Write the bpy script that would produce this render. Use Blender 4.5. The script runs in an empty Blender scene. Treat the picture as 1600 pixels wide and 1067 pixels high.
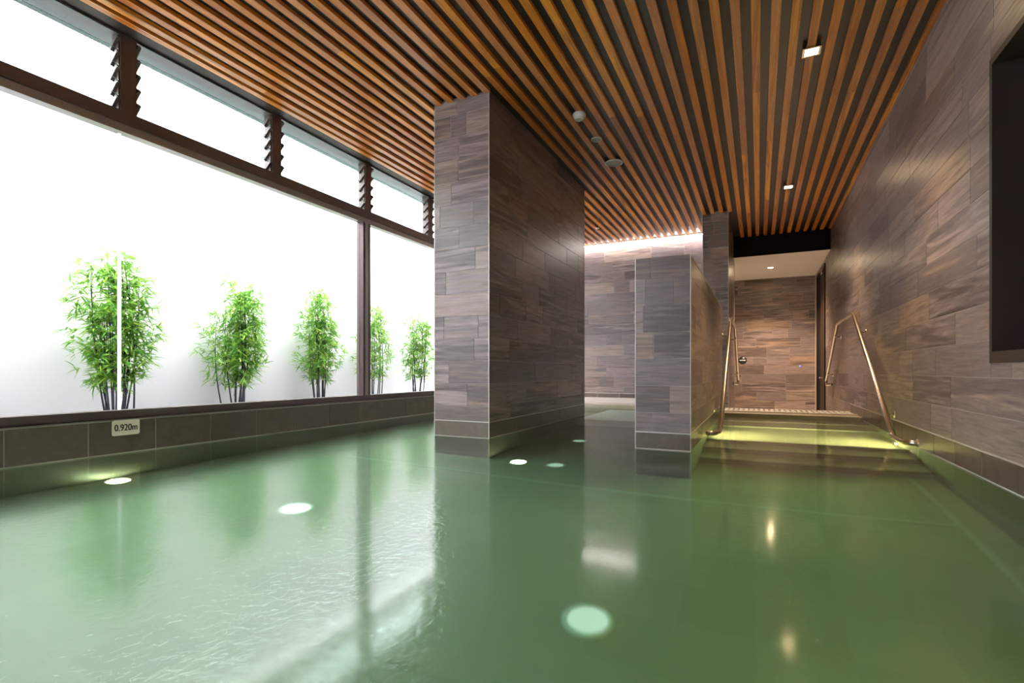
import bpy, bmesh, math, random
from mathutils import Vector, Matrix
random.seed(7)
R = math.radians
scn = bpy.context.scene
COL = scn.collection

# ------------------------------------------------------------------ camera
S_, C_ = .4337, .9011                       # view is turned 25.7 deg to the left of the slat direction (+Y)
cam_d = bpy.data.cameras.new('camera'); cam = bpy.data.objects.new('camera', cam_d); COL.objects.link(cam)
cam_d.sensor_width = 36; cam_d.lens = 18.0; cam_d.shift_y = (579 - 533.5) / 1600
cam_d.clip_start = .02
cam.location = (0, 0, .6); cam.rotation_euler = (R(90), 0, math.atan2(S_, C_))
scn.camera = cam
# ------------------------------------------------------------------ sky, exposure
SKY = 15.0
w = bpy.data.worlds.new('sky'); scn.world = w; w.use_nodes = True
bg = w.node_tree.nodes['Background']; bg.inputs[0].default_value = (1, .98, 1, 1); bg.inputs[1].default_value = SKY
vs = scn.view_settings
vs.view_transform = 'Standard'; vs.look = 'None'; vs.gamma = 1; vs.use_curve_mapping = False; vs.exposure = 0.15

# ------------------------------------------------------------------ helpers
def link(o, parent=None):
    COL.objects.link(o)
    if parent: o.parent = parent
    return o
def tag(o, label=None, cat=None, group=None, kind=None):
    if label: o['label'] = label
    if cat: o['category'] = cat
    if group: o['group'] = group
    if kind: o['kind'] = kind
    return o
def empty(name, loc=(0, 0, 0), parent=None):
    o = bpy.data.objects.new(name, None); o.location = loc; o.empty_display_size = .1
    return link(o, parent)
def mobj(name, me, m, parent=None, loc=None, rot=None):
    o = bpy.data.objects.new(name, me)
    if m and not me.materials: me.materials.append(m)
    if loc: o.location = loc
    if rot: o.rotation_euler = rot
    return link(o, parent)
def b_box(bm, x0, x1, y0, y1, z0, z1):
    v = [bm.verts.new(p) for p in ((x0,y0,z0),(x1,y0,z0),(x1,y1,z0),(x0,y1,z0),(x0,y0,z1),(x1,y0,z1),(x1,y1,z1),(x0,y1,z1))]
    for f in ((3,2,1,0),(4,5,6,7),(0,1,5,4),(1,2,6,5),(2,3,7,6),(3,0,4,7)): bm.faces.new([v[i] for i in f])
def done(bm, name, smooth=False):
    me = bpy.data.meshes.new(name); bm.normal_update(); bm.to_mesh(me); bm.free()
    if smooth:
        for p in me.polygons: p.use_smooth = True
    return me
def box(name, m, parent, x0, x1, y0, y1, z0, z1, bev=0):
    bm = bmesh.new(); b_box(bm, x0, x1, y0, y1, z0, z1)
    if bev: bmesh.ops.bevel(bm, geom=bm.edges[:], offset=bev, segments=2, affect='EDGES')
    return mobj(name, done(bm, name), m, parent)
def boxes(name, m, parent, lst):
    bm = bmesh.new()
    for b in lst: b_box(bm, *b)
    return mobj(name, done(bm, name), m, parent)
def lathe(name, m, parent, prof, n=32, loc=(0,0,0), rot=None):
    """prof: (radius, z) list; revolved about local z"""
    bm = bmesh.new(); rings = []
    for r, z in prof:
        if r < 1e-6: rings.append([bm.verts.new((0, 0, z))])
        else: rings.append([bm.verts.new((r*math.cos(2*math.pi*i/n), r*math.sin(2*math.pi*i/n), z)) for i in range(n)])
    for a, b in zip(rings, rings[1:]):
        if len(a) == 1 and len(b) == 1: continue
        for i in range(n):
            j = (i+1) % n
            if len(a) == 1: bm.faces.new((a[0], b[j], b[i]))
            elif len(b) == 1: bm.faces.new((a[i], a[j], b[0]))
            else: bm.faces.new((a[i], a[j], b[j], b[i]))
    bmesh.ops.recalc_face_normals(bm, faces=bm.faces[:])
    return mobj(name, done(bm, name, True), m, parent, loc, rot)
def tube_mesh(pts, r, n=14, name='tube', bm=None, cap=True):
    own = bm is None
    if own: bm = bmesh.new()
    pts = [Vector(p) for p in pts]; rs = r if isinstance(r, (list, tuple)) else [r]*len(pts)
    rings = []; up = None
    for i, p in enumerate(pts):
        d = ((pts[min(i+1, len(pts)-1)] - p).normalized() + (p - pts[max(i-1, 0)]).normalized()).normalized()
        if up is None:
            up = Vector((0,0,1)) if abs(d.z) < .9 else Vector((1,0,0))
        s = d.cross(up).normalized(); up = s.cross(d).normalized()
        rings.append([bm.verts.new(p + (s*math.cos(2*math.pi*k/n) + up*math.sin(2*math.pi*k/n))*rs[i]) for k in range(n)])
    for a, b in zip(rings, rings[1:]):
        for k in range(n): bm.faces.new((a[k], a[(k+1)%n], b[(k+1)%n], b[k]))
    if cap:
        bm.faces.new(rings[0][::-1]); bm.faces.new(rings[-1])
    if own:
        bmesh.ops.recalc_face_normals(bm, faces=bm.faces[:])
        return done(bm, name, True)
def rounded(pts, rad, n=8):
    pts = [Vector(p) for p in pts]; out = [pts[0]]
    for a, p, b in zip(pts, pts[1:], pts[2:]):
        da = (a-p); db = (b-p); k = min(rad, da.length*.45, db.length*.45)
        s, e = p + da.normalized()*k, p + db.normalized()*k
        for i in range(n+1):
            t = i/n; out.append(s*(1-t)**2 + p*2*t*(1-t) + e*t*t)
    out.append(pts[-1]); return out

# ------------------------------------------------------------------ materials
def newmat(name):
    m = bpy.data.materials.new(name); m.use_nodes = True
    nt = m.node_tree; return m, nt, nt.nodes['Principled BSDF'], nt.nodes, nt.links
def plain(name, col, rough=.5, metal=0, noise=.0, scale=8, bump=0, spec=.5):
    m, nt, p, N, L = newmat(name)
    p.inputs['Base Color'].default_value = (*col, 1); p.inputs['Roughness'].default_value = rough
    p.inputs['Metallic'].default_value = metal; p.inputs['Specular IOR Level'].default_value = spec
    if noise or bump:
        tc = N.new('ShaderNodeTexCoord'); nz = N.new('ShaderNodeTexNoise'); nz.inputs['Scale'].default_value = scale; nz.inputs['Detail'].default_value = 6
        L.new(tc.outputs['Object'], nz.inputs['Vector'])
    if noise:
        mx = N.new('ShaderNodeMixRGB'); mx.blend_type = 'MULTIPLY'; mx.inputs[0].default_value = 1
        rp = N.new('ShaderNodeMapRange'); rp.inputs[3].default_value = 1-noise; rp.inputs[4].default_value = 1+noise
        L.new(nz.outputs['Fac'], rp.inputs[0]); mx.inputs[1].default_value = (*col, 1); L.new(rp.outputs[0], mx.inputs[2]); L.new(mx.outputs[0], p.inputs['Base Color'])
    if bump:
        b = N.new('ShaderNodeBump'); b.inputs['Strength'].default_value = bump; b.inputs['Distance'].default_value = .01
        L.new(nz.outputs['Fac'], b.inputs['Height']); L.new(b.outputs[0], p.inputs['Normal'])
    return m
def emit(name, col, st):
    m = bpy.data.materials.new(name); m.use_nodes = True; N = m.node_tree.nodes; N.clear()
    e = N.new('ShaderNodeEmission'); o = N.new('ShaderNodeOutputMaterial'); e.inputs[0].default_value = (*col, 1); e.inputs[1].default_value = st
    m.node_tree.links.new(e.outputs[0], o.inputs[0]); return m
def grainy(name, ramp, stretch, rough, contrast=.35, fine=1.0, bump=.15, spec=.5):
    """long-grained material: colour picked per object, streaks along local X"""
    m, nt, p, N, L = newmat(name)
    tc = N.new('ShaderNodeTexCoord'); oi = N.new('ShaderNodeObjectInfo')
    off = N.new('ShaderNodeVectorMath'); off.operation = 'SCALE'
    cmb = N.new('ShaderNodeCombineXYZ')
    for i in range(3): L.new(oi.outputs['Random'], cmb.inputs[i])
    L.new(cmb.outputs[0], off.inputs[0]); off.inputs['Scale'].default_value = 57
    add = N.new('ShaderNodeVectorMath'); L.new(tc.outputs['Object'], add.inputs[0]); L.new(off.outputs[0], add.inputs[1])
    mp = N.new('ShaderNodeMapping'); mp.inputs['Scale'].default_value = stretch; L.new(add.outputs[0], mp.inputs['Vector'])
    n1 = N.new('ShaderNodeTexNoise'); n1.inputs['Scale'].default_value = 1; n1.inputs['Detail'].default_value = 5; n1.inputs['Distortion'].default_value = 1.6; L.new(mp.outputs[0], n1.inputs['Vector'])
    mp2 = N.new('ShaderNodeMapping'); mp2.inputs['Scale'].default_value = [s*5*fine for s in stretch]; L.new(add.outputs[0], mp2.inputs['Vector'])
    n2 = N.new('ShaderNodeTexNoise'); n2.inputs['Scale'].default_value = 1; n2.inputs['Detail'].default_value = 4; n2.inputs['Distortion'].default_value = .6; L.new(mp2.outputs[0], n2.inputs['Vector'])
    rp = N.new('ShaderNodeValToRGB'); cr = rp.color_ramp
    while len(cr.elements) > 1: cr.elements.remove(cr.elements[0])
    cr.elements[0].position = 0; cr.elements[0].color = (*ramp[0], 1)
    for i, c in enumerate(ramp[1:], 1):
        e = cr.elements.new(i/(len(ramp)-1)); e.color = (*c, 1)
    # per-object colour, drifting along the grain
    a1 = N.new('ShaderNodeMath'); a1.operation = 'MULTIPLY_ADD'; a1.inputs[1].default_value = .7; a1.inputs[2].default_value = -.35; L.new(n1.outputs['Fac'], a1.inputs[0])
    a2 = N.new('ShaderNodeMath'); a2.operation = 'ADD'; a2.use_clamp = True; L.new(a1.outputs[0], a2.inputs[0]); L.new(oi.outputs['Random'], a2.inputs[1])
    L.new(a2.outputs[0], rp.inputs[0])
    sm = N.new('ShaderNodeMath'); sm.operation = 'ADD'; L.new(n1.outputs['Fac'], sm.inputs[0]); L.new(n2.outputs['Fac'], sm.inputs[1])
    mr = N.new('ShaderNodeMapRange'); mr.inputs[1].default_value = .6; mr.inputs[2].default_value = 1.4; mr.inputs[3].default_value = 1-contrast; mr.inputs[4].default_value = 1+contrast; L.new(sm.outputs[0], mr.inputs[0])
    mx = N.new('ShaderNodeMixRGB'); mx.blend_type = 'MULTIPLY'; mx.inputs[0].default_value = 1; L.new(rp.outputs[0], mx.inputs[1]); L.new(mr.outputs[0], mx.inputs[2])
    L.new(mx.outputs[0], p.inputs['Base Color']); p.inputs['Roughness'].default_value = rough; p.inputs['Specular IOR Level'].default_value = spec
    b = N.new('ShaderNodeBump'); b.inputs['Strength'].default_value = bump; b.inputs['Distance'].default_value = .004; L.new(n2.outputs['Fac'], b.inputs['Height']); L.new(b.outputs[0], p.inputs['Normal'])
    return m
def glass(name, tint=(.985, .985, .985), rough=0.0):
    """thin clear glass: fresnel mix of straight-through and mirror"""
    m = bpy.data.materials.new(name); m.use_nodes = True; nt = m.node_tree; N = nt.nodes; L = nt.links; N.clear()
    o = N.new('ShaderNodeOutputMaterial'); t = N.new('ShaderNodeBsdfTransparent'); t.inputs[0].default_value = (*tint, 1)
    g = N.new('ShaderNodeBsdfGlossy'); g.inputs['Roughness'].default_value = rough; lw = N.new('ShaderNodeLayerWeight'); lw.inputs[0].default_value = .5; f = N.new('ShaderNodeMath'); f.operation = 'POWER'; f.inputs[1].default_value = 5; L.new(lw.outputs['Facing'], f.inputs[0])
    mx = N.new('ShaderNodeMixShader'); L.new(f.outputs[0], mx.inputs[0]); L.new(t.outputs[0], mx.inputs[1]); L.new(g.outputs[0], mx.inputs[2]); L.new(mx.outputs[0], o.inputs[0])
    return m

M = {}
M['tile'] = grainy('wood_look_porcelain', [(.12,.093,.095), (.265,.208,.205), (.165,.134,.144), (.31,.235,.205), (.20,.162,.172), (.14,.107,.102), (.255,.185,.152)], (.9, 6, 12), .34, .55, bump=.08)
M['band'] = grainy('dark_stone_tile', [(.095,.074,.06), (.12,.095,.077), (.088,.07,.06)], (4, 4, 4), .3, .22, 1.4, .05)
M['slat'] = grainy('timber_slat', [(.72,.235,.02), (.46,.13,.02), (.86,.32,.028), (.60,.19,.018), (.72,.27,.07), (.46,.17,.07), (.90,.34,.03)], (.7, 22, 22), .34, .22, bump=0, spec=.6)
M['grout'] = plain('pale_grout', (.52,.48,.45), .8)
M['backing'] = plain('ceiling_backing', (.020,.020,.022), .33, spec=.6)
M['frame'] = plain('bronze_aluminium', (.11,.078,.078), .4, .3, .05)  # bronze lightened to include the flare around the windows
M['frame_in'] = plain('anodised_bead', (.30,.28,.27), .35, .5)
M['white_wall'] = plain('white_render', (.82,.83,.87), .8, 0, .02, 3)
M['plaster'] = plain('ceiling_plaster', (.92,.90,.86), .8)
M['dark'] = plain('black_bulkhead', (.007,.006,.006), .7, spec=.15)
M['frame_dark'] = plain('dark_brown_frame', (.042,.028,.024), .5, spec=.3)
M['steel'] = plain('brushed_stainless', (.62,.56,.48), .22, 1)
M['trim'] = plain('satin_edge_trim', (.6,.57,.54), .35, .4)
M['ground'] = plain('grey_gravel', (.24,.24,.25), .9, 0, .3, 40, .4)
M['white'] = plain('white_plastic', (.75,.74,.71), .4)
M['grille'] = plain('grey_speaker_cloth', (.42,.42,.40), .7)
M['darkwood'] = grainy('dark_stained_wood', [(.024,.015,.012), (.03,.019,.015)], (18, 18, 1), .5, .25, spec=.25)
M['black'] = plain('black_print', (.01,.01,.01), .5)
M['cream'] = plain('cream_sign', (.92,.84,.72), .45)
M['step'] = plain('step_tile', (.40,.35,.27), .5, 0, .15, 6)
M['grate'] = plain('grate_plastic', (.62,.58,.54), .5)
M['glass'] = glass('clear_glass')
M['louvre'] = glass('louvre_glass', (.90, .965, .95))
M['edge'] = plain('glass_edge', (.35,.62,.55), .2)
M['stem'] = plain('dark_culm', (.035,.03,.05), .45, 0, .3, 20)
def leafmat():
    m, nt, p, N, L = newmat('bamboo_leaf')
    g = N.new('ShaderNodeNewGeometry'); rp = N.new('ShaderNodeValToRGB'); cr = rp.color_ramp
    cr.elements[0].color = (.10,.30,.045,1); cr.elements[1].color = (.45,.62,.09,1); e = cr.elements.new(.55); e.color = (.20,.46,.07,1)
    L.new(g.outputs['Random Per Island'], rp.inputs[0]); L.new(rp.outputs[0], p.inputs['Base Color']); p.inputs['Roughness'].default_value = .45
    tr = N.new('ShaderNodeBsdfTranslucent'); L.new(rp.outputs[0], tr.inputs[0]); mx = N.new('ShaderNodeMixShader'); mx.inputs[0].default_value = .4
    L.new(p.outputs[0], mx.inputs[1]); L.new(tr.outputs[0], mx.inputs[2]); L.new(mx.outputs[0], N['Material Output'].inputs[0]); return m
M['leaf'] = leafmat()
def jointmat():
    m, nt, p, N, L = newmat('translucent_silicone'); p.inputs['Base Color'].default_value = (.85,.85,.85,1)
    tr = N.new('ShaderNodeBsdfTranslucent'); tr.inputs[0].default_value = (.95,.95,.95,1); mx = N.new('ShaderNodeMixShader'); mx.inputs[0].default_value = .85
    L.new(p.outputs[0], mx.inputs[1]); L.new(tr.outputs[0], mx.inputs[2]); L.new(mx.outputs[0], N['Material Output'].inputs[0]); return m
M['joint'] = jointmat()
def poolfloor():
    m, nt, p, N, L = newmat('pool_mosaic')
    tc = N.new('ShaderNodeTexCoord'); br = N.new('ShaderNodeTexBrick'); br.offset = 0
    br.inputs['Color1'].default_value = (.40,.375,.27,1); br.inputs['Color2'].default_value = (.45,.42,.305,1); br.inputs['Mortar'].default_value = (.44,.41,.30,1)
    br.inputs['Scale'].default_value = 1; br.inputs['Brick Width'].default_value = .3; br.inputs['Row Height'].default_value = .3; br.inputs['Mortar Size'].default_value = .004
    L.new(tc.outputs['Object'], br.inputs['Vector']); L.new(br.outputs[0], p.inputs['Base Color']); p.inputs['Roughness'].default_value = .5; return m
M['pool'] = poolfloor()
M['clad'] = plain('submerged_tile_band_reflection', (.17,.16,.12), .5)  # darkened to stand in for the dark band mirrored in the water
M['corr'] = plain('pale_bounce_floor', (.72,.71,.68), .5)  # hidden floor kept pale to bounce lamp light onto the corridor ceiling
def water(name, rough, sharp, absorb):
    m = bpy.data.materials.new(name); m.use_nodes = True; nt = m.node_tree; N = nt.nodes; L = nt.links; N.clear()
    o = N.new('ShaderNodeOutputMaterial'); tc = N.new('ShaderNodeTexCoord')
    nz = N.new('ShaderNodeTexNoise'); nz.inputs['Scale'].default_value = 34; nz.inputs['Detail'].default_value = 2.5; nz.inputs['Distortion'].default_value = .8; L.new(tc.outputs['Object'], nz.inputs['Vector'])
    b = N.new('ShaderNodeBump'); b.inputs['Strength'].default_value = 1; b.inputs['Distance'].default_value = .0024; L.new(nz.outputs['Fac'], b.inputs['Height'])
    f = N.new('ShaderNodeFresnel'); f.inputs[0].default_value = 1.333
    g1 = N.new('ShaderNodeBsdfGlossy'); g1.inputs['Roughness'].default_value = rough
    g2 = N.new('ShaderNodeBsdfGlossy'); g2.inputs['Roughness'].default_value = .04; L.new(b.outputs[0], g2.inputs['Normal'])
    gm = N.new('ShaderNodeMixShader'); gm.inputs[0].default_value = sharp; L.new(g1.outputs[0], gm.inputs[1]); L.new(g2.outputs[0], gm.inputs[2])
    rf = N.new('ShaderNodeBsdfRefraction'); rf.inputs['IOR'].default_value = 1.333; rf.inputs['Roughness'].default_value = .12; rf.inputs[0].default_value = (.97,1,.98,1)
    mx = N.new('ShaderNodeMixShader'); L.new(f.outputs[0], mx.inputs[0]); L.new(rf.outputs[0], mx.inputs[1]); L.new(gm.outputs[0], mx.inputs[2]); L.new(mx.outputs[0], o.inputs['Surface'])
    va = N.new('ShaderNodeVolumeAbsorption'); va.inputs[0].default_value = (*absorb[0], 1); va.inputs[1].default_value = absorb[1]; L.new(va.outputs[0], o.inputs['Volume'])
    return m
M['water'] = water('pool_water', .10, .42, ((.52, .92, .77), .60))
WARM = (1, .71, .46)
M['lamp'] = emit('warm_lamp', (1, .74, .42), 420)
M['lamp_sq'] = emit('warm_square_lamp', (1, .72, .38), 130)
M['led'] = emit('cove_led', (1, .95, .90), 85)
M['uw'] = emit('underwater_lamp', (1, .93, .55), 130)
M['uw_added'] = emit('added_lamp_warm', (1, .70, .25), 110)  # glow of the added lamps out of view on the right
M['uw_dim'] = emit('underwater_lamp_dim', (.85, 1, .80), .75)
M['uw_mid'] = emit('underwater_lamp_mid', (1, 1, .98), 3.0)
M['uw_step'] = emit('step_lamp', (1, .83, .34), 4500)
M['strip'] = plain('pale_strip_tile', (.5,.53,.42), .5)
M['blue'] = emit('blue_indicator', (.12, .12, 1), 6)
M['inlet'] = plain('white_inlet', (.85,.88,.82), .4)

# ------------------------------------------------------------------ room dimensions (metres, water surface at z = 0)
XL, XR, ZC, BAND = -4.147, 1.122, 3.048, .147
YCF, YCB, XC0, XC1 = 3.973, 6.712, -2.709, -2.137       # tall tiled column
XS0, XS1, YSB, ZS = -.855, -.451, 7.55, 1.459            # low partition beside the stairs
XP0, XP1, YP0, YP1 = -.79, -.418, 8.563, 10.92           # slim pillar
YB = 9.84                                                # far wall under the light cove
YBK, ZLOW, YC2 = 10.33, 2.694, 13.02                     # bulkhead, corridor ceiling, corridor end wall
FLOOR, DEPTH, BACK = -.5, -.92, -2.6
ROW, GAP, TH = .2035, .0026, .003

# ------------------------------------------------------------------ tiling
_tm = {}
def tile_mesh(L_, H_, mat, th):
    k = (round(L_, 3), round(H_, 3), mat.name, th)
    if k not in _tm:
        bm = bmesh.new(); b_box(bm, -k[0]/2, k[0]/2, -th, 0, -k[1]/2, k[1]/2)
        e = [e for e in bm.edges if all(abs(v.co.y + th) < 1e-6 for v in e.verts)]
        bmesh.ops.bevel(bm, geom=e, offset=.0015, segments=1, affect='EDGES')
        me = done(bm, 'tile'); me.materials.append(mat); _tm[k] = me
    return _tm[k]
def tile_face(parent, origin, ang, length, rows, mat, lens=(.45, .6, .9, .9, 1.2, 1.2), name='tile', th=TH, holes=(), seed=0, gap=GAP, fixed=None, start=0):
    """tiles on a vertical face: origin = left end seen from outside, ang = rotation about z (local -y looks out)"""
    rnd = random.Random(seed); ca, sa = math.cos(ang), math.sin(ang); n = 0
    for z0, z1 in rows:
        x = 0.0; first = True
        while x < length - 1e-4:
            if fixed: L_ = fixed if not (first and start) else start
            else: L_ = rnd.choice(lens) * (rnd.uniform(.3, 1) if first else 1)
            first = False
            e = min(x + L_, length)
            if length - e < .09 and not fixed: e = length
            segs = [(x, e, z0, z1)]
            for hx0, hx1, hz0, hz1 in holes:
                out = []
                for a, b, c, d in segs:
                    if b <= hx0 or a >= hx1 or d <= hz0 or c >= hz1: out.append((a, b, c, d)); continue
                    if a < hx0: out.append((a, hx0, c, d))
                    if b > hx1: out.append((hx1, b, c, d))
                    m0, m1 = max(a, hx0), min(b, hx1)
                    if c < hz0: out.append((m0, m1, c, hz0))
                    if d > hz1: out.append((m0, m1, hz1, d))
                segs = out
            for a, b, c, d in segs:
                if b-a < .012 or d-c < .012: continue
                mx, mz = (a+b)/2, (c+d)/2
                o = bpy.data.objects.new(name, tile_mesh(b-a-gap, d-c-gap, mat, th))
                o.location = (origin[0] + ca*mx, origin[1] + sa*mx, mz); o.rotation_euler = (0, 0, ang); link(o, parent); n += 1
            x = e
    return n
def rowlist(z0, z1, first=None):
    z = [z0]
    if first: z.append(first)
    while z[-1] + ROW < z1 - .03: z.append(z[-1] + ROW)
    z.append(z1)
    return list(zip(z, z[1:]))
def struct(o, label=None):
    return tag(o, label, kind='structure')

PI = math.pi
# ------------------------------------------------------------------ right wall with its window
WY0, WY1, WZ0, WZ1 = 1.9, 3.586, .641, 2.26
wr = struct(boxes('wall_right', M['grout'], None, [
    (XR+TH, XR+.25, BACK, WY0, -1.2, 3.3), (XR+TH, XR+.25, WY1, 11.08, -1.2, 3.3),
    (XR+TH, XR+.25, WY0, WY1, -1.2, WZ0), (XR+TH, XR+.25, WY0, WY1, WZ1, 3.3), (XR+TH, XR+.25, 11.08, YC2+.2, 2.60, 3.3), (XR+TH, XR+.25, 12.55, YC2+.2, -1.2, 2.6)]),
    'long right wall of wood-look porcelain planks')
# right wall faces -X: looking at it from the room, left end is the far end (+Y)
tile_face(wr, (XR+TH, 11.08, 0), -PI/2, 11.08-.9, rowlist(BAND+.008, 3.078), M['tile'], seed=3, holes=[(11.08-WY1, 11.08-WY0, WZ0, WZ1)])
tile_face(wr, (XR+TH, 11.08, 0), -PI/2, 11.08-8.22, [(FLOOR, -.26), (-.26, -.057), (-.057, BAND+.004)], M['tile'], seed=4)
tile_face(wr, (XR+TH, 8.215, 0), -PI/2, 8.215-1.0, [(.005, BAND)], M['band'], name='band_tile', gap=.0055, fixed=.4375, start=.4375*.02+.13, th=.004)
box('band_trim', M['trim'], wr, XR-.004, XR+TH, 1.0, 8.215, BAND, BAND+.007)
# recessed dark window
wn = struct(empty('window_1', (XR, WY1, WZ0)), 'dark framed window recessed in the right wall')
def wbox(n, m, x0, x1, y0, y1, z0, z1): return box(n, m, wn, x0-XR, x1-XR, y0-WY1, y1-WY1, z0-WZ0, z1-WZ0)
wbox('jamb', M['frame_dark'], XR-.006, XR+.20, WY1-.035, WY1, WZ0, WZ1)
wbox('jamb', M['frame_dark'], XR-.006, XR+.20, WY0, WY0+.035, WZ0, WZ1)
wbox('head', M['frame_dark'], XR-.006, XR+.20, WY0+.035, WY1-.035, WZ1-.035, WZ1)
wbox('sill', M['frame_dark'], XR-.006, XR+.20, WY0+.035, WY1-.035, WZ0, WZ0+.06)
for k in (0, 1):
    y0, y1 = (WY0+.035, (WY0+WY1)/2+.02) if k == 0 else ((WY0+WY1)/2-.02, WY1-.035)
    xo = XR+.11 + .03*k
    sf = empty('sash', (0, 0, 0), wn)
    for n, a in (('stile', (xo, xo+.03, y0, y0+.045, WZ0+.06, WZ1-.035)), ('stile', (xo, xo+.03, y1-.045, y1, WZ0+.06, WZ1-.035)),
                 ('rail', (xo, xo+.03, y0+.045, y1-.045, WZ0+.06, WZ0+.12)), ('rail', (xo, xo+.03, y0+.045, y1-.045, WZ1-.085, WZ1-.035)), ('pane', (xo+.01, xo+.018, y0+.045, y1-.045, WZ0+.12, WZ1-.085))):
        o = wbox(n, M['darkwood'] if n == 'pane' else M['frame_dark'], *a); o.parent = sf
# ------------------------------------------------------------------ column, partition, pillar
cw = struct(box('wall_column', M['grout'], None, XC0+TH, XC1-TH, YCF+TH, YCB-TH, DEPTH, 3.078), 'tall free-standing tiled column rising from the water to the ceiling')
CR = rowlist(BAND, 3.078, .281)
tile_face(cw, (XC0, YCF+TH, 0), 0, XC1-XC0, CR, M['tile'], seed=11, lens=(.17, .36, .42, .57, .57))
tile_face(cw, (XC1-TH, YCF, 0), PI/2, YCB-YCF, CR, M['tile'], seed=12)
tile_face(cw, (XC0+TH, YCB, 0), -PI/2, YCB-YCF, CR, M['tile'], seed=13)
for (o_, a_, l_) in (((XC0, YCF+TH, 0), 0, XC1-XC0), ((XC1-TH, YCF, 0), PI/2, YCB-YCF), ((XC0+TH, YCB, 0), -PI/2, YCB-YCF)):
    tile_face(cw, o_, a_, l_, [(.005, BAND-.006)], M['band'], name='band_tile', fixed=.6, th=.004)
def corner(parent, x, y, z0, z1): return box('corner_trim', M['trim'], parent, x-.003, x+.003, y-.003, y+.003, z0, z1)
corner(cw, XC1, YCF, 0, 3.06); corner(cw, XC0, YCF, 0, 3.06); corner(cw, XC1, YCB, 0, 3.06)
box('band_trim', M['trim'], cw, XC0, XC1, YCF-.004, YCF+TH, BAND-.006, BAND+.001); box('band_trim', M['trim'], cw, XC1-TH, XC1+.004, YCF, YCB, BAND-.006, BAND+.001)

pw = struct(box('wall_partition', M['grout'], None, XS0+TH, XS1-TH, YCF+TH, YSB-TH, DEPTH, ZS-TH), 'low tiled partition wall between pool and stairs')
SR = rowlist(.134, ZS, .281)
tile_face(pw, (XS0, YCF+TH, 0), 0, XS1-XS0, SR, M['tile'], seed=21, lens=(.19, .21, .404, .404))
tile_face(pw, (XS1-TH, YCF, 0), PI/2, YSB-YCF, SR, M['tile'], seed=22)
tile_face(pw, (XS0+TH, YSB, 0), -PI/2, YSB-YCF, SR, M['tile'], seed=23)
tile_face(pw, (XS1, YSB-TH, 0), PI, XS1-XS0, SR, M['tile'], seed=24, lens=(.2, .404))
for (o_, a_, l_) in (((XS0, YCF+TH, 0), 0, XS1-XS0), ((XS1-TH, YCF, 0), PI/2, YSB-YCF), ((XS0+TH, YSB, 0), -PI/2, YSB-YCF)):
    tile_face(pw, o_, a_, l_, [(.005, .128)], M['band'], name='band_tile', gap=.0055, fixed=.4375, th=.004)
for k in range(6):
    y0 = YCF+.002 + k*(YSB-YCF)/6; o = box('coping_tile', M['tile'], pw, -.2, .2, -(YSB-YCF)/12+.002, (YSB-YCF)/12-.002, -TH, 0); o.location = ((XS0+XS1)/2, y0+(YSB-YCF)/12, ZS)
for x, y in ((XS0, YCF), (XS1, YCF), (XS1, YSB)): corner(pw, x, y, 0, ZS)
box('corner_trim', M['trim'], pw, XS1-.003, XS1+.003, YCF, YSB, ZS-.003, ZS+.002)
box('band_trim', M['trim'], pw, XS0, XS1, YCF-.004, YCF+TH, .128, .136); box('band_trim', M['trim'], pw, XS1-TH, XS1+.004, YCF, YSB, .128, .136)

pl = struct(box('wall_pillar', M['grout'], None, XP0+TH, XP1-TH, YP0+TH, YP1-TH, FLOOR, 3.078), 'slim full-height tiled wall end beside the corridor')
PR = rowlist(-.129, 3.078)
tile_face(pl, (XP0, YP0+TH, 0), 0, XP1-XP0, PR, M['tile'], seed=31, lens=(.15, .22, .372, .372))
tile_face(pl, (XP1-TH, YP0, 0), PI/2, YP1-YP0, PR, M['tile'], seed=32)
corner(pl, XP1, YP0, 0, 3.06); corner(pl, XP0, YP0, .05, 3.06)

# ------------------------------------------------------------------ far wall under the cove, corridor
wb = struct(box('wall_back', M['grout'], None, XL-.2, XP0, YB+TH, YB+.2, DEPTH, 3.3), 'far tiled wall washed by the ceiling light')
tile_face(wb, (XL-.03, YB+TH, 0), 0, XP0-XL+.03, rowlist(.162, 3.078, .281), M['tile'], seed=41, lens=(.3, .45, .6, .9, .9))
tile_face(wb, (XL-.03, YB+TH, 0), 0, XP0-XL+.03, [(.05, .156)], M['band'], name='band_tile', gap=.0055, fixed=.4375, th=.004)
box('band_trim', M['trim'], wb, XL, XP0, YB-.004, YB+TH, .155, .163)
wc = struct(box('wall_corridor_back', M['grout'], None, -2.2, XR+.25, YC2+TH, YC2+.2, FLOOR-.1, 3.3), 'tiled end wall of the corridor')
tile_face(wc, (-1.6, YC2+TH, 0), 0, XR+1.6, rowlist(FLOOR, ZLOW), M['tile'], seed=51, lens=(.3, .45, .6, .6, .9))
struct(box('wall_corridor_left', M['tile'], None, -1.8, -1.6, YB+.2, YC2, FLOOR-.1, 3.3), 'side wall of the corridor')
struct(boxes('floor_corridor', M['corr'], None, [(-1.7, XR+.3, 8.9, YC2+.1, FLOOR-.1, FLOOR), (XP1, XR, 8.55, 8.9, FLOOR-.1, -.32), (XP1, XR, 8.22, 8.55, FLOOR-.1, -.14)]), 'corridor floor with steps up to the pool edge')
lc = struct(box('ceiling_corridor', M['plaster'], None, -1.6, XR+TH, YBK+.02, YC2+TH, ZLOW, ZLOW+.1), 'white plaster ceiling of the corridor')
struct(box('trim_1', M['dark'], None, XP1, XR+TH, YBK, YBK+.02, ZLOW-.002, 3.077), 'black bulkhead where the slats stop')

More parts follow.
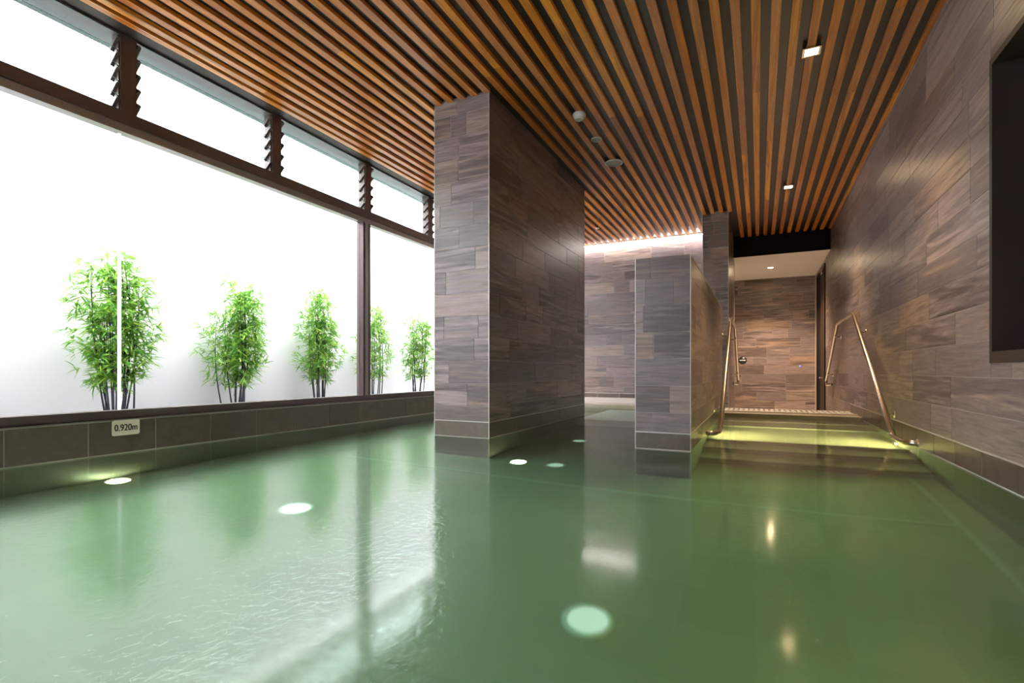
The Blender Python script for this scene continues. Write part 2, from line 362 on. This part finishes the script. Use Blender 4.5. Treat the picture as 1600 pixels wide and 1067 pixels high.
# ------------------------------------------------------------------ slatted ceiling
ce = struct(box('ceiling', M['backing'], None, XL-.35, XR+.25, BACK, YC2+.2, 3.078, 3.30), 'timber slat ceiling on a dark backing')
_sm = {}
def slat(x0, x1, y0, y1, rz=ZC):
    k = (round(x1-x0, 3), round(y1-y0-.002, 3))
    if k not in _sm:
        bm = bmesh.new(); b_box(bm, -k[1]/2, k[1]/2, -k[0]/2, k[0]/2, 0, .030); me = done(bm, 'slat'); me.materials.append(M['slat']); _sm[k] = me
    o = bpy.data.objects.new('slat', _sm[k]); o.location = ((x0+x1)/2, (y0+y1)/2, rz); o.rotation_euler = (0, 0, PI/2); link(o, ce)
rs = random.Random(5)
for k in range(-32, 10):
    x0 = -.046 + .1257*k if k > -32 else -4.045; x1 = min(x0+.0585, XR-.001)
    yend = YB-.10 if x1 < XP0 else (YBK if x0 > XP1 else YP0)
    runs = [(-1.2, yend)]
    if x1 > XC0 and x0 < XC1: runs = [(-1.2, YCF), (YCB, yend)]
    cuts = []
    y = -1.2 - rs.uniform(0, 1.5)
    while y < 11:
        y += rs.choice((1.5, 1.8, 2.1, 2.4, 2.7, 3.0)); cuts.append(y)
    for a, b in runs:
        c = [a] + [q for q in cuts if a+.15 < q < b-.15] + [b]
        for p, q in zip(c, c[1:]): slat(x0, x1, p, q)

# ------------------------------------------------------------------ left wall (sill) and glazing
wl = struct(box('wall_left', M['grout'], None, XL-.16, XL-.004, BACK, YB+.1, DEPTH-.1, .243), 'low dark tiled upstand below the window')
tile_face(wl, (XL-.004, 1.47-.4375*6, 0), PI/2, YB-1.47+.4375*6, [(.005, .239)], M['band'], name='band_tile', gap=.0055, fixed=.4375, th=.004)
box('ledge_trim', M['frame_in'], wl, XL-.16, XL+.002, BACK, YB, .241, .248)

# glazing: fixed panes below a transom, louvres above
XF, XG = -4.165, -4.235                     # inner face of the frame, glass plane
g1 = struct(empty('window_2', (XF, 0, .248)), 'long bronze-framed window wall with louvres above fixed glass')
def gbox(n, m, x0, x1, y0, y1, z0, z1, par=None, bev=0): 
    o = box(n, m, par or g1, x0-XF, x1-XF, y0, y1, z0-.248, z1-.248, bev); return o
GY0, GY1 = BACK, YB
gbox('bottom_rail', M['frame'], XF-.11, XF, GY0, GY1, .262, .312)
gbox('bottom_bead', M['frame'], XF-.12, XF-.012, GY0, GY1, .248, .262)
gbox('transom', M['frame'], XF-.11, XF, GY0, GY1, 2.402, 2.492)
gbox('glazing_pocket', M['frame_in'], XF-.10, XF-.018, GY0, GY1, 2.345, 2.402)
gbox('head', M['frame'], XF-.11, XF, GY0, GY1, 3.035, 3.078)
gbox('head_lining', M['frame_dark'], XF, -4.052, GY0, GY1, 3.05, 3.0775)
PITCH = 1.2825
ML = [2.165 + PITCH*k for k in range(-3, 6)]
for k, y in enumerate(ML):
    gbox('upper_mullion', M['frame'], XF-.11, XF, y-.05, y+.05, 2.492, 3.035)
    if (k-5) % 2 == 0 and k != 3:             # full-height posts
        gbox('post', M['frame'], XF-.11, XF-.012, y-.075, y+.05, .312, 2.345)
        gbox('post_bead', M['frame_in'], XF-.012, XF-.004, y-.045, y+.0, .312, 2.345)
for y in (2.14,):
    gbox('glass_joint', M['joint'], XG-.006, XG+.006, y-.010, y+.010, .312, 2.345)
pe = [GY0, 2.128, None, ML[5]-.075, ML[5]+.05, ML[7]-.075, ML[7]+.05, GY1]
for a, b in ((GY0, 2.128), (2.152, ML[5]-.075), (ML[5]+.05, ML[7]-.075), (ML[7]+.05, GY1)):
    gbox('pane', M['glass'], XG-.005, XG+.005, a, b, .30, 2.36)
# louvre blades, tipped so the outer edge hangs low
NB = 5; BW = .128; TA = R(42)
for k, (a, b) in enumerate(zip(ML, ML[1:])):
    if b < .3: continue
    y0, y1 = a+.05, b-.05
    for s in (y0, y1-.012): gbox('louvre_channel', M['frame'], XF-.06, XF-.01, s, s+.012, 2.492, 3.035)
    for j in range(NB):
        zc = 2.492 + (j+.5)*(3.035-2.492)/NB
        bm = bmesh.new(); b_box(bm, -BW/2, BW/2, -(y1-y0)/2+.022, (y1-y0)/2-.022, -.003, .003); me = done(bm, 'louvre_blade')
        o = mobj('louvre_blade', me, M['louvre'], g1, (-.034, (y0+y1)/2, zc-.248), (0, -TA, 0))
        bm = bmesh.new(); b_box(bm, BW/2, BW/2+.0015, -(y1-y0)/2+.022, (y1-y0)/2-.022, -.003, .003); mobj('polished_edge', done(bm, 'polished_edge'), M['edge'], o)
        for sy in (-1, 1):
            bm = bmesh.new(); yy = sy*((y1-y0)/2-.019); b_box(bm, -BW/2-.004, BW/2-.02, yy-.013, yy+.013, -.013, .013)
            b_box(bm, BW/2-.03, BW/2-.012, yy-.010, yy+.010, -.016, .013)
            mobj('louvre_clip', done(bm, 'louvre_clip'), M['frame'], o)
# unseen wall strip above the glazing, added to shape courtyard sky light
struct(boxes('wall_facade_added', M['white_wall'], None, [(XL-.35, XL-.10, BACK, YB+3, 3.30, 3.45)]), 'unseen white wall strip above the glazing, added to shape the sky light')
# ------------------------------------------------------------------ courtyard
XW = -6.2
wo = struct(box('wall_courtyard', M['white_wall'], None, XW-.15, XW, -6, 14, -.3, 3.5), 'white rendered courtyard wall behind the bamboo')
struct(box('ground', M['ground'], None, XW, XL-.16, -6, 14, -.3, .12), 'grey gravel strip in the courtyard')

def bamboo(loc, seed, height, rad, label, nst=11, dense=1.0):
    rnd = random.Random(seed)
    root = tag(empty('bamboo_clump', loc), label, 'bamboo', 'bamboo clumps along the courtyard wall')
    lv, lf = [], []
    def leaf(p, d, L_, w_):
        d = d.normalized()
        if loc[0] + p.x + d.x*L_ < XW + .02 or abs(p.x + d.x*L_) > .36: d.x *= -.2; d.normalize()
        p = Vector((max(-.33, min(.33, p.x)), p.y, p.z)); s = d.cross(Vector((rnd.uniform(-.5,.5), rnd.uniform(-.5,.5), 1))).normalized()*w_
        n = s.cross(d).normalized(); i = len(lv)
        lv.extend([p, p+d*L_*.3+s+n*.003, p+d*L_*.3-s+n*.003, p+d*L_*.65+s*.7-n*.006, p+d*L_*.65-s*.7-n*.006, p+d*L_-Vector((0,0,L_*.18))])
        lf.extend([(i, i+1, i+2), (i+1, i+3, i+4, i+2), (i+3, i+5, i+4)])
    for s in range(nst):
        a = rnd.uniform(0, 2*PI); r0 = rnd.uniform(.03, .20); h = height*(rnd.uniform(.62, 1.0) if s else 1.0)
        lean = rad*rnd.uniform(.15, .62)
        base = Vector((r0*math.cos(a)*.7, r0*math.sin(a), 0)); tip = Vector((lean*math.cos(a)*.6, lean*math.sin(a), h))
        if s == 0: tip = Vector((0, rad*.05, h))
        pts = []
        for i in range(9):
            t = i/8; pts.append(base.lerp(tip, t) + Vector((0, 0, 0)) + Vector((math.cos(a), math.sin(a), 0))*(.04*math.sin(t*3)))
        mobj('culm', tube_mesh(pts, [.0095*(1-.75*i/8) for i in range(9)], 7, 'culm'), M['stem'], root)
        nn = int(h*26*dense)
        for q in range(nn):
            t = .24 + .76*((q+rnd.random())/nn)
            f = t*8; i = min(7, int(f)); p = pts[i].lerp(pts[i+1], f-i)
            for _ in range(rnd.choice((1, 1, 2))):
                b = rnd.uniform(0, 2*PI); ext = rad*(.50*math.sin(PI*min(1, max(.08, (t-.05)*.98)))**.5 + .06)*rnd.uniform(.15, 1)*(.55 if p.z < .45 else 1)
                bd = Vector((math.cos(b)*.7, math.sin(b), rnd.uniform(.15, .7))).normalized()
                if rnd.random() < .45: bd = (bd + Vector((p.x, p.y, 0))*3).normalized()
                tw = p + bd*ext
                if abs(tw.x) > .30: tw.x *= .30/abs(tw.x)
                for _l in range(rnd.randint(6, 10)):
                    ld = Vector((bd.x + rnd.gauss(0, .75), bd.y + rnd.gauss(0, .75), rnd.gauss(.05, .45)))
                    leaf(tw + Vector((rnd.gauss(0,.012), rnd.gauss(0,.012), rnd.gauss(0,.012))), ld, rnd.uniform(.075, .15), rnd.uniform(.007, .0105))
    me = bpy.data.meshes.new('foliage'); me.from_pydata(lv, [], lf); me.update()
    tag(mobj('foliage', me, M['leaf'], root), kind='stuff')
bamboo((-5.82, 1.45, .12), 1, 1.45, .34, 'bamboo clump cut off by the left picture edge, only leaf tips showing')
bamboo((-5.82, 2.90, .12), 2, 1.66, .40, 'tallest bamboo clump, crossed by the white glass joint', 13)
bamboo((-5.82, 4.21, .12), 3, 1.60, .43, 'bamboo clump next right of the one crossed by the white glass joint', 13)
bamboo((-5.82, 5.57, .12), 4, 1.64, .40, 'bamboo clump just left of the brown window post', 12)
bamboo((-5.82, 6.70, .12), 5, 1.58, .38, 'bamboo clump partly hidden behind the brown window post', 8, .85)
bamboo((-5.82, 7.96, .12), 6, 1.58, .40, 'rightmost bamboo clump, next to the tiled column', 10)

# ------------------------------------------------------------------ pool shell and water
pf = struct(box('floor', M['pool'], None, XL-.16, XR+.25, BACK, 8.1, DEPTH-.1, DEPTH), 'green tiled pool floor under water')
box('lane_strip', M['strip'], pf, -3.3, .96, 3.465, 3.495, DEPTH, DEPTH+.004)
box('lane_strip', M['strip'], pf, .955, .985, 1.2, 4.5, DEPTH, DEPTH+.004)
XE = -2.15  # added glazing ends here, keeping its daylight off the column side
struct(boxes('wall_front', M['tile'], None, [(XL-.35, XR+.25, BACK-.2, BACK, DEPTH-.1, .3), (XL-.35, XE, BACK-.2, BACK, 3.0, 3.3), (XE, XR+.25, BACK-.2, BACK, .3, 3.3)]), 'wall behind the viewer')
gf = struct(empty('window_added', (0, BACK-.1, .3)), 'unseen glazing added behind the viewer to light the column front')  # unseen opening added for daylight on the column front
for k in range(3):
    x = XL+(XE-XL-.04)/2*k; box('post', M['frame'], gf, x-.04, x+.04, -.05, .05, 0, 2.7)
    if k < 2: box('pane', M['glass'], gf, x+.04, x+(XE-XL-.04)/2-.04, -.005, .005, 0, 2.7)
struct(box('wall_sky_screen', M['white_wall'], None, XW, 3, BACK-2.4, BACK-2.25, -.3, 3.5), 'unseen white wall added behind the viewer to hold back sky light')  # unseen wall, raised to cut sky light through the added glazing
# far deck with overflow grate, submerged bench
dk = struct(box('trim_2', M['step'], None, XL-.01, XS0+.04, 8.03, YB, DEPTH, .055), 'pool deck edge below the far wall')
struct(box('trim_3', M['inlet'], None, XC1+.002, XS0-.002, 6.38, 8.03, DEPTH, -.30), 'submerged bench before the far deck, coloured pale for the lit patch there')  # pale colour stands in for lamp light on this underwater patch
dg = tag(empty('drain_grate', (-2.0, 8.95, .055)), 'white slotted overflow grate along the far wall', 'grate')
for k in range(46): box('grate_bar', M['grate'], dg, -1.15+.05*k, -1.15+.05*k+.028, -.62, .86, .0, .018)
box('grate_frame', M['grate'], dg, -1.17, 1.17, -.66, -.62, 0, .02); box('grate_frame', M['grate'], dg, -1.17, 1.17, .86, .885, 0, .02)
# stairs
st = struct(empty('stairs', (0, 7.4, 0)), 'submerged tiled stairs leading out of the pool')
TR = [(6.9, 7.35, -.12), (6.42, 6.9, -.27), (5.92, 6.42, -.42), (5.25, 5.92, -.42), (4.9, 5.25, -.58), (4.55, 4.9, -.75)]
for a, b, z in TR:
    t = box('step', M['step'], st, XS1, XR+TH, a-7.4, b-7.4, DEPTH, z)
    if z != -.42 or a < 5.5: box('nosing', M['band'], t, XS1+.001, XR, a-7.4-.004, a-7.4+.05, z-.03, z+.002)
cb = struct(box('trim_4', M['step'], None, XS1, XR+TH, 7.35, 8.22, FLOOR, .038), 'pool edge at the head of the stairs')
sg = tag(empty('drain_grate', (.33, 7.95, .038)), 'brown-lit slotted grate at the head of the stairs', 'grate')
for k in range(24): box('grate_bar', M['grate'], sg, -.76+.0645*k, -.76+.0645*k+.036, -.26, .20, 0, .012)
box('grate_frame', M['grate'], sg, -.775, .785, .20, .255, 0, .014); box('grate_frame', M['grate'], sg, -.775, .785, -.33, -.26, 0, .013)
# water body
wt = box('pool_water', M['water'], None, XL-.02, XR+.02, BACK-.05, 8.3, DEPTH-.05, 0)
tag(wt, 'still green pool water with blurred reflections', 'water', kind='stuff')
def clad(parent, b): box('submerged_cladding', M['clad'], parent, *b)
clad(wl, (XL-.004, XL-.001, BACK, YB, DEPTH, -.004))
clad(wr, (XR+.002, XR+TH, BACK, 7.35, DEPTH, -.004))
clad(cw, (XC0+.002, XC1-.002, YCF+.002, YCB-.002, DEPTH, -.004))
clad(pw, (XS0+.002, XS1-.002, YCF+.002, YSB-.002, DEPTH, -.004))
# floor lights, step lights
def floor_light(x, y, lab, mat='uw', k=1.0):
    r = tag(empty('underwater_light', (x, y, DEPTH)), lab, 'pool light', 'underwater lights')
    lathe('rim', M['steel'] if mat == 'uw' else M['inlet'], r, [(.055*k, 0), (.072*k, 0), (.072*k, .010), (.058*k, .014), (.055*k, 0)])
    lathe('lens', M[mat], r, [(0, .013), (.056*k, .010), (.056*k, .002), (0, .002)])
floor_light(-4.03, 2.03, 'glowing underwater light below the depth sign')
floor_light(-1.844, 3.956, 'glowing underwater light by the front corner of the tall column')
floor_light(-.62, 1.989, 'pale round underwater light nearest the viewer', 'uw_dim', 1.45)
floor_light(-2.543, 2.241, 'white underwater light in the bright window reflection', 'uw_mid', 1.45)
floor_light(-1.516, 3.982, 'faint underwater light right of the light at the column corner', 'uw_dim', 1.1)
floor_light(-1.696, 5.151, 'faint underwater light along the flank of the column', 'uw_dim', 1.1)
added_lamps = [(XR, 1.5, 'unseen underwater light added on the right wall beside the viewer to warm the water'), (XR, .2, 'second unseen underwater light added on the right wall to warm the water')]  # unseen lamps added to warm the water on the right
for x, y, lab in added_lamps:
    r = tag(empty('added_wall_light', (x, y, -.45)), lab, 'pool light', 'added underwater wall lights')
    lathe('rim', M['steel'], r, [(.07, 0), (.095, 0), (.095, .010), (.072, .014), (.07, 0)], 24, rot=(0, -PI/2, 0)); lathe('lens', M['uw_added'], r, [(0, .014), (.071, .010), (.071, .001), (0, .001)], 24, rot=(0, -PI/2, 0))
for x, y, lab in ((1.096, 5.5, 'small glowing step light beside the right handrail foot'), (XS1+.004, 5.6, 'small glowing step light beside the left handrail foot')):
    sx = -1 if x > 0 else 1
    r = tag(empty('step_light', (x, y, -.32)), lab, 'step light', 'step lights')
    lathe('rim', M['steel'], r, [(.03, 0), (.05, 0), (.05, .008), (.032, .012), (.03, 0)], 24, rot=(0, sx*PI/2, 0))
    lathe('lens', M['uw_step'], r, [(0, .012), (.031, .008), (.031, .001), (0, .001)], 24, rot=(0, sx*PI/2, 0))

# ------------------------------------------------------------------ handrails
def handrail(xw, xo, lab):
    """xw wall face, xo rail axis"""
    r = tag(empty('handrail', (xw, 5.0, 0)), lab, 'handrail', 'stair handrails')
    P = lambda x, y, z: (x-xw, y-5.0, z)
    sgn = 1 if xo > xw else -1
    pts = rounded([P(xw, 5.0, .022), P(xo-sgn*.0, 5.06, .022), P(xo, 5.32, .03), P(xo, 7.45, 1.30)], .09) 
    pts = rounded([P(xw, 4.98, .03), P(xo, 5.08, .024), P(xo, 5.40, .03), P(xo, 7.46, 1.30), P(xo, 8.90, 1.285), P(xo, 10.25, .42), P(xo, 10.2, .36), P(xw+sgn*.01, 10.1, .37)], .05, 8)
    mobj('rail', tube_mesh(pts, .0235, 18, 'rail'), M['steel'], r)
    lathe('wall_flange', M['steel'], r, [(0, .006), (.034, .006), (.036, 0), (.036, -.002)], 20, P(xw, 4.98, .03), (0, sgn*PI/2, 0))
    for y in (5.75, 7.13, 9.1, 10.0):
        z = .03 + (y-5.40)/2.06*1.27 if y < 7.4 else 1.285 - (y-8.9)/1.35*.865
        br = empty('bracket', P(xw, y, z-.05), r)
        d = xo-xw
        mobj('arm', tube_mesh(rounded([(0, 0, 0), (d, 0, 0), (d, 0, .04)], .03), .0085, 10, 'arm'), M['steel'], br)
        lathe('rose', M['steel'], br, [(0, .010), (.030, .010), (.033, 0)], 20, (0, 0, 0), (0, sgn*PI/2, 0))
handrail(XR, XR-.075, 'bent stainless handrail on the right tiled wall')
handrail(-.418, -.335, 'bent stainless handrail on the left, beside the low partition')

# ------------------------------------------------------------------ ceiling fixtures
def square_light(x, y, lab):
    r = tag(empty('downlight', (x, y, ZC)), lab, 'downlight', 'square ceiling downlights')
    bm = bmesh.new(); a, b = .062, .045
    for q in ((-a, a, -a, -b), (-a, a, b, a), (-a, -b, -b, b), (b, a, -b, b)): b_box(bm, *q, -.012, .0)
    mobj('bezel', done(bm, 'bezel'), M['steel'], r)
    box('lens', M['lamp_sq'], r, -b, b, -b, b, -.008, -.005); box('housing', M['steel'], r, -b, b, -b, b, -.005, .0)
    l = bpy.data.lights.new('spot', 'SPOT'); l.energy = 220; l.color = (1, .67, .36); l.spot_size = R(84); l.spot_blend = .7; l.shadow_soft_size = .04
    o = bpy.data.objects.new('bulb', l); o.location = (0, 0, -.02); link(o, r)
square_light(.366, 4.523, 'nearer square downlight set between ceiling slats')
square_light(.36, 7.72, 'farther square downlight set between ceiling slats')
r = tag(empty('corridor_downlight', (.222, 11.655, ZLOW)), 'round warm downlight in the white corridor ceiling', 'downlight')
lathe('bezel', M['white'], r, [(.045, .0), (.06, 0), (.062, -.006), (.045, -.004), (.045, .0)])
lathe('lens', M['lamp'], r, [(0, -.002), (.046, -.002), (.046, 0)])
l = bpy.data.lights.new('spot', 'SPOT'); l.energy = 520; l.color = WARM; l.spot_size = R(125); l.spot_blend = .7; l.shadow_soft_size = .05
o = bpy.data.objects.new('bulb', l); o.location = (0, 0, -.02); link(o, r)
r = tag(empty('smoke_detector', (-1.54, 4.679, ZC)), 'white domed smoke detector hanging from the slats', 'detector')
lathe('base', M['white'], r, [(0, 0), (.062, 0), (.062, -.018), (.055, -.022)])
lathe('dome', M['white'], r, [(.055, -.02), (.053, -.038), (.046, -.040), (.046, -.044), (.042, -.055), (.03, -.062), (.028, -.060), (.018, -.066), (0, -.067)])
for x, y, rr, lab in ((-1.542, 5.262, .058, 'small round ceiling disc between smoke detector and larger disc'), (-1.534, 5.949, .105, 'larger round speaker grille on the slats near the column')):
    r = tag(empty('ceiling_speaker', (x, y, ZC)), lab, 'speaker')
    lathe('rim', M['white'], r, [(rr*.86, -.008), (rr*.9, -.014), (rr, -.010), (rr, 0), (rr*.86, 0)])
    lathe('grille', M['grille'], r, [(0, -.009), (rr*.87, -.008), (rr*.87, -.001)])
r = tag(empty('sprinkler', (-2.493, 8.547, ZC)), 'small chrome sprinkler head under the far slats', 'sprinkler')
lathe('stem', M['steel'], r, [(.03, 0), (.03, -.006), (.012, -.008), (.012, -.04)], 16)
lathe('deflector', M['steel'], r, [(0, -.055), (.022, -.053), (.022, -.05), (.008, -.045), (.008, -.038)], 16)
# light cove
r = tag(empty('cove_light', ((XL+XP0)/2, YB-.05, ZC)), 'glowing white light strip where ceiling meets far wall', 'light strip')
hw = (XP0-XL)/2
box('diffuser', M['led'], r, -hw+.02, hw-.004, -.035, -.006, .0, .012)
box('channel', M['white'], r, -hw+.02, hw-.004, -.046, .044, .012, .028)

# ------------------------------------------------------------------ signs, door
r = tag(empty('depth_sign', (XL+.001, 2.138, .187)), 'cream plate reading 0.920m on the dark upstand', 'sign')
bm = bmesh.new(); ring = []
for cy, cz, a0 in ((.075, .04, 0), (-.075, .04, 90), (-.075, -.04, 180), (.075, -.04, 270)):
    for q in range(6): ring.append((cy + .015*math.cos(R(a0+18*q)), cz + .015*math.sin(R(a0+18*q))))
fr = [bm.verts.new((.004, y_, z_)) for y_, z_ in ring]; bk = [bm.verts.new((0, y_, z_)) for y_, z_ in ring]
bm.faces.new(fr); bm.faces.new(bk[::-1])
for q in range(len(ring)): bm.faces.new((bk[q], bk[(q+1) % len(ring)], fr[(q+1) % len(ring)], fr[q]))
mobj('plate', done(bm, 'plate'), M['cream'], r)
def text_mesh(s, size, bold=.0):
    c = bpy.data.curves.new('lettering', 'FONT'); c.body = s; c.size = size; c.align_x = 'CENTER'; c.align_y = 'CENTER'; c.extrude = .0006; c.offset = bold
    o = bpy.data.objects.new('tmp', c); COL.objects.link(o); bpy.context.view_layer.update()
    me = bpy.data.meshes.new_from_object(o.evaluated_get(bpy.context.evaluated_depsgraph_get())); bpy.data.objects.remove(o)
    bm = bmesh.new()                                         # three overlaid copies give a bold face
    for dx in (-.0011, 0, .0011):
        n0 = len(bm.verts); bm.from_mesh(me); bm.verts.ensure_lookup_table()
        for v in bm.verts[n0:]: v.co.x += dx; v.co.z += dx*.1
    return done(bm, 'lettering')
mobj('lettering', text_mesh('0.920m', .052, 0), M['black'], r, (.005, 0, -.001), (PI/2, 0, PI/2)).scale = (.98, 1.3, 1)
r = tag(empty('round_sign', (-.33, YC2-.002, .838)), 'small dark round sign on the corridor wall', 'sign')
lathe('disc', M['backing'], r, [(0, .006), (.086, .006), (.088, 0)], 32, (0, 0, 0), (PI/2, 0, 0))
for k in range(5): box('mark', M['white'], r, -.062+.026*k, -.042+.026*k, -.009, -.006, -.012, .013)
r = tag(empty('sensor', (.832, YC2-.002, .70)), 'tiny blue-lit indicator on the corridor wall', 'sensor')
lathe('housing', M['steel'], r, [(0, .006), (.018, .006), (.02, 0)], 16, (0, 0, -.02), (PI/2, 0, 0)); lathe('indicator', M['blue'], r, [(0, .014), (.011, .010), (.013, 0)], 16, (0, 0, 0), (PI/2, 0, 0))
d = struct(empty('door_1', (XR, 11.08, FLOOR)), 'dark timber door in the right wall of the corridor')
def dbox(n, m, x0, x1, y0, y1, z0, z1, par=None): return box(n, m, par or d, x0, x1, y0, y1, z0, z1)
DH = 2.60-FLOOR
dbox('jamb', M['darkwood'], -.02, .2, 0, .05, 0, DH); dbox('jamb', M['darkwood'], -.02, .2, 1.42, 1.47, 0, DH); dbox('door_head', M['darkwood'], -.02, .2, .05, 1.42, DH-.05, DH)
lf = dbox('leaf', M['darkwood'], .03, .075, .052, 1.418, .01, DH-.052)
dbox('closer', M['steel'], -.03, .03, .25, .5, DH-.16, DH-.10)
box('closer_arm', M['steel'], d, -.05, -.03, .1, .45, DH-.10, DH-.085)
hd = mobj('handle', tube_mesh(rounded([(.03, .70, .96), (-.03, .70, .96), (-.03, .82, .96)], .015), .009, 10), M['steel'], d)
box('handle_plate', M['steel'], hd, .022, .03, .67, .73, .88, 1.12)
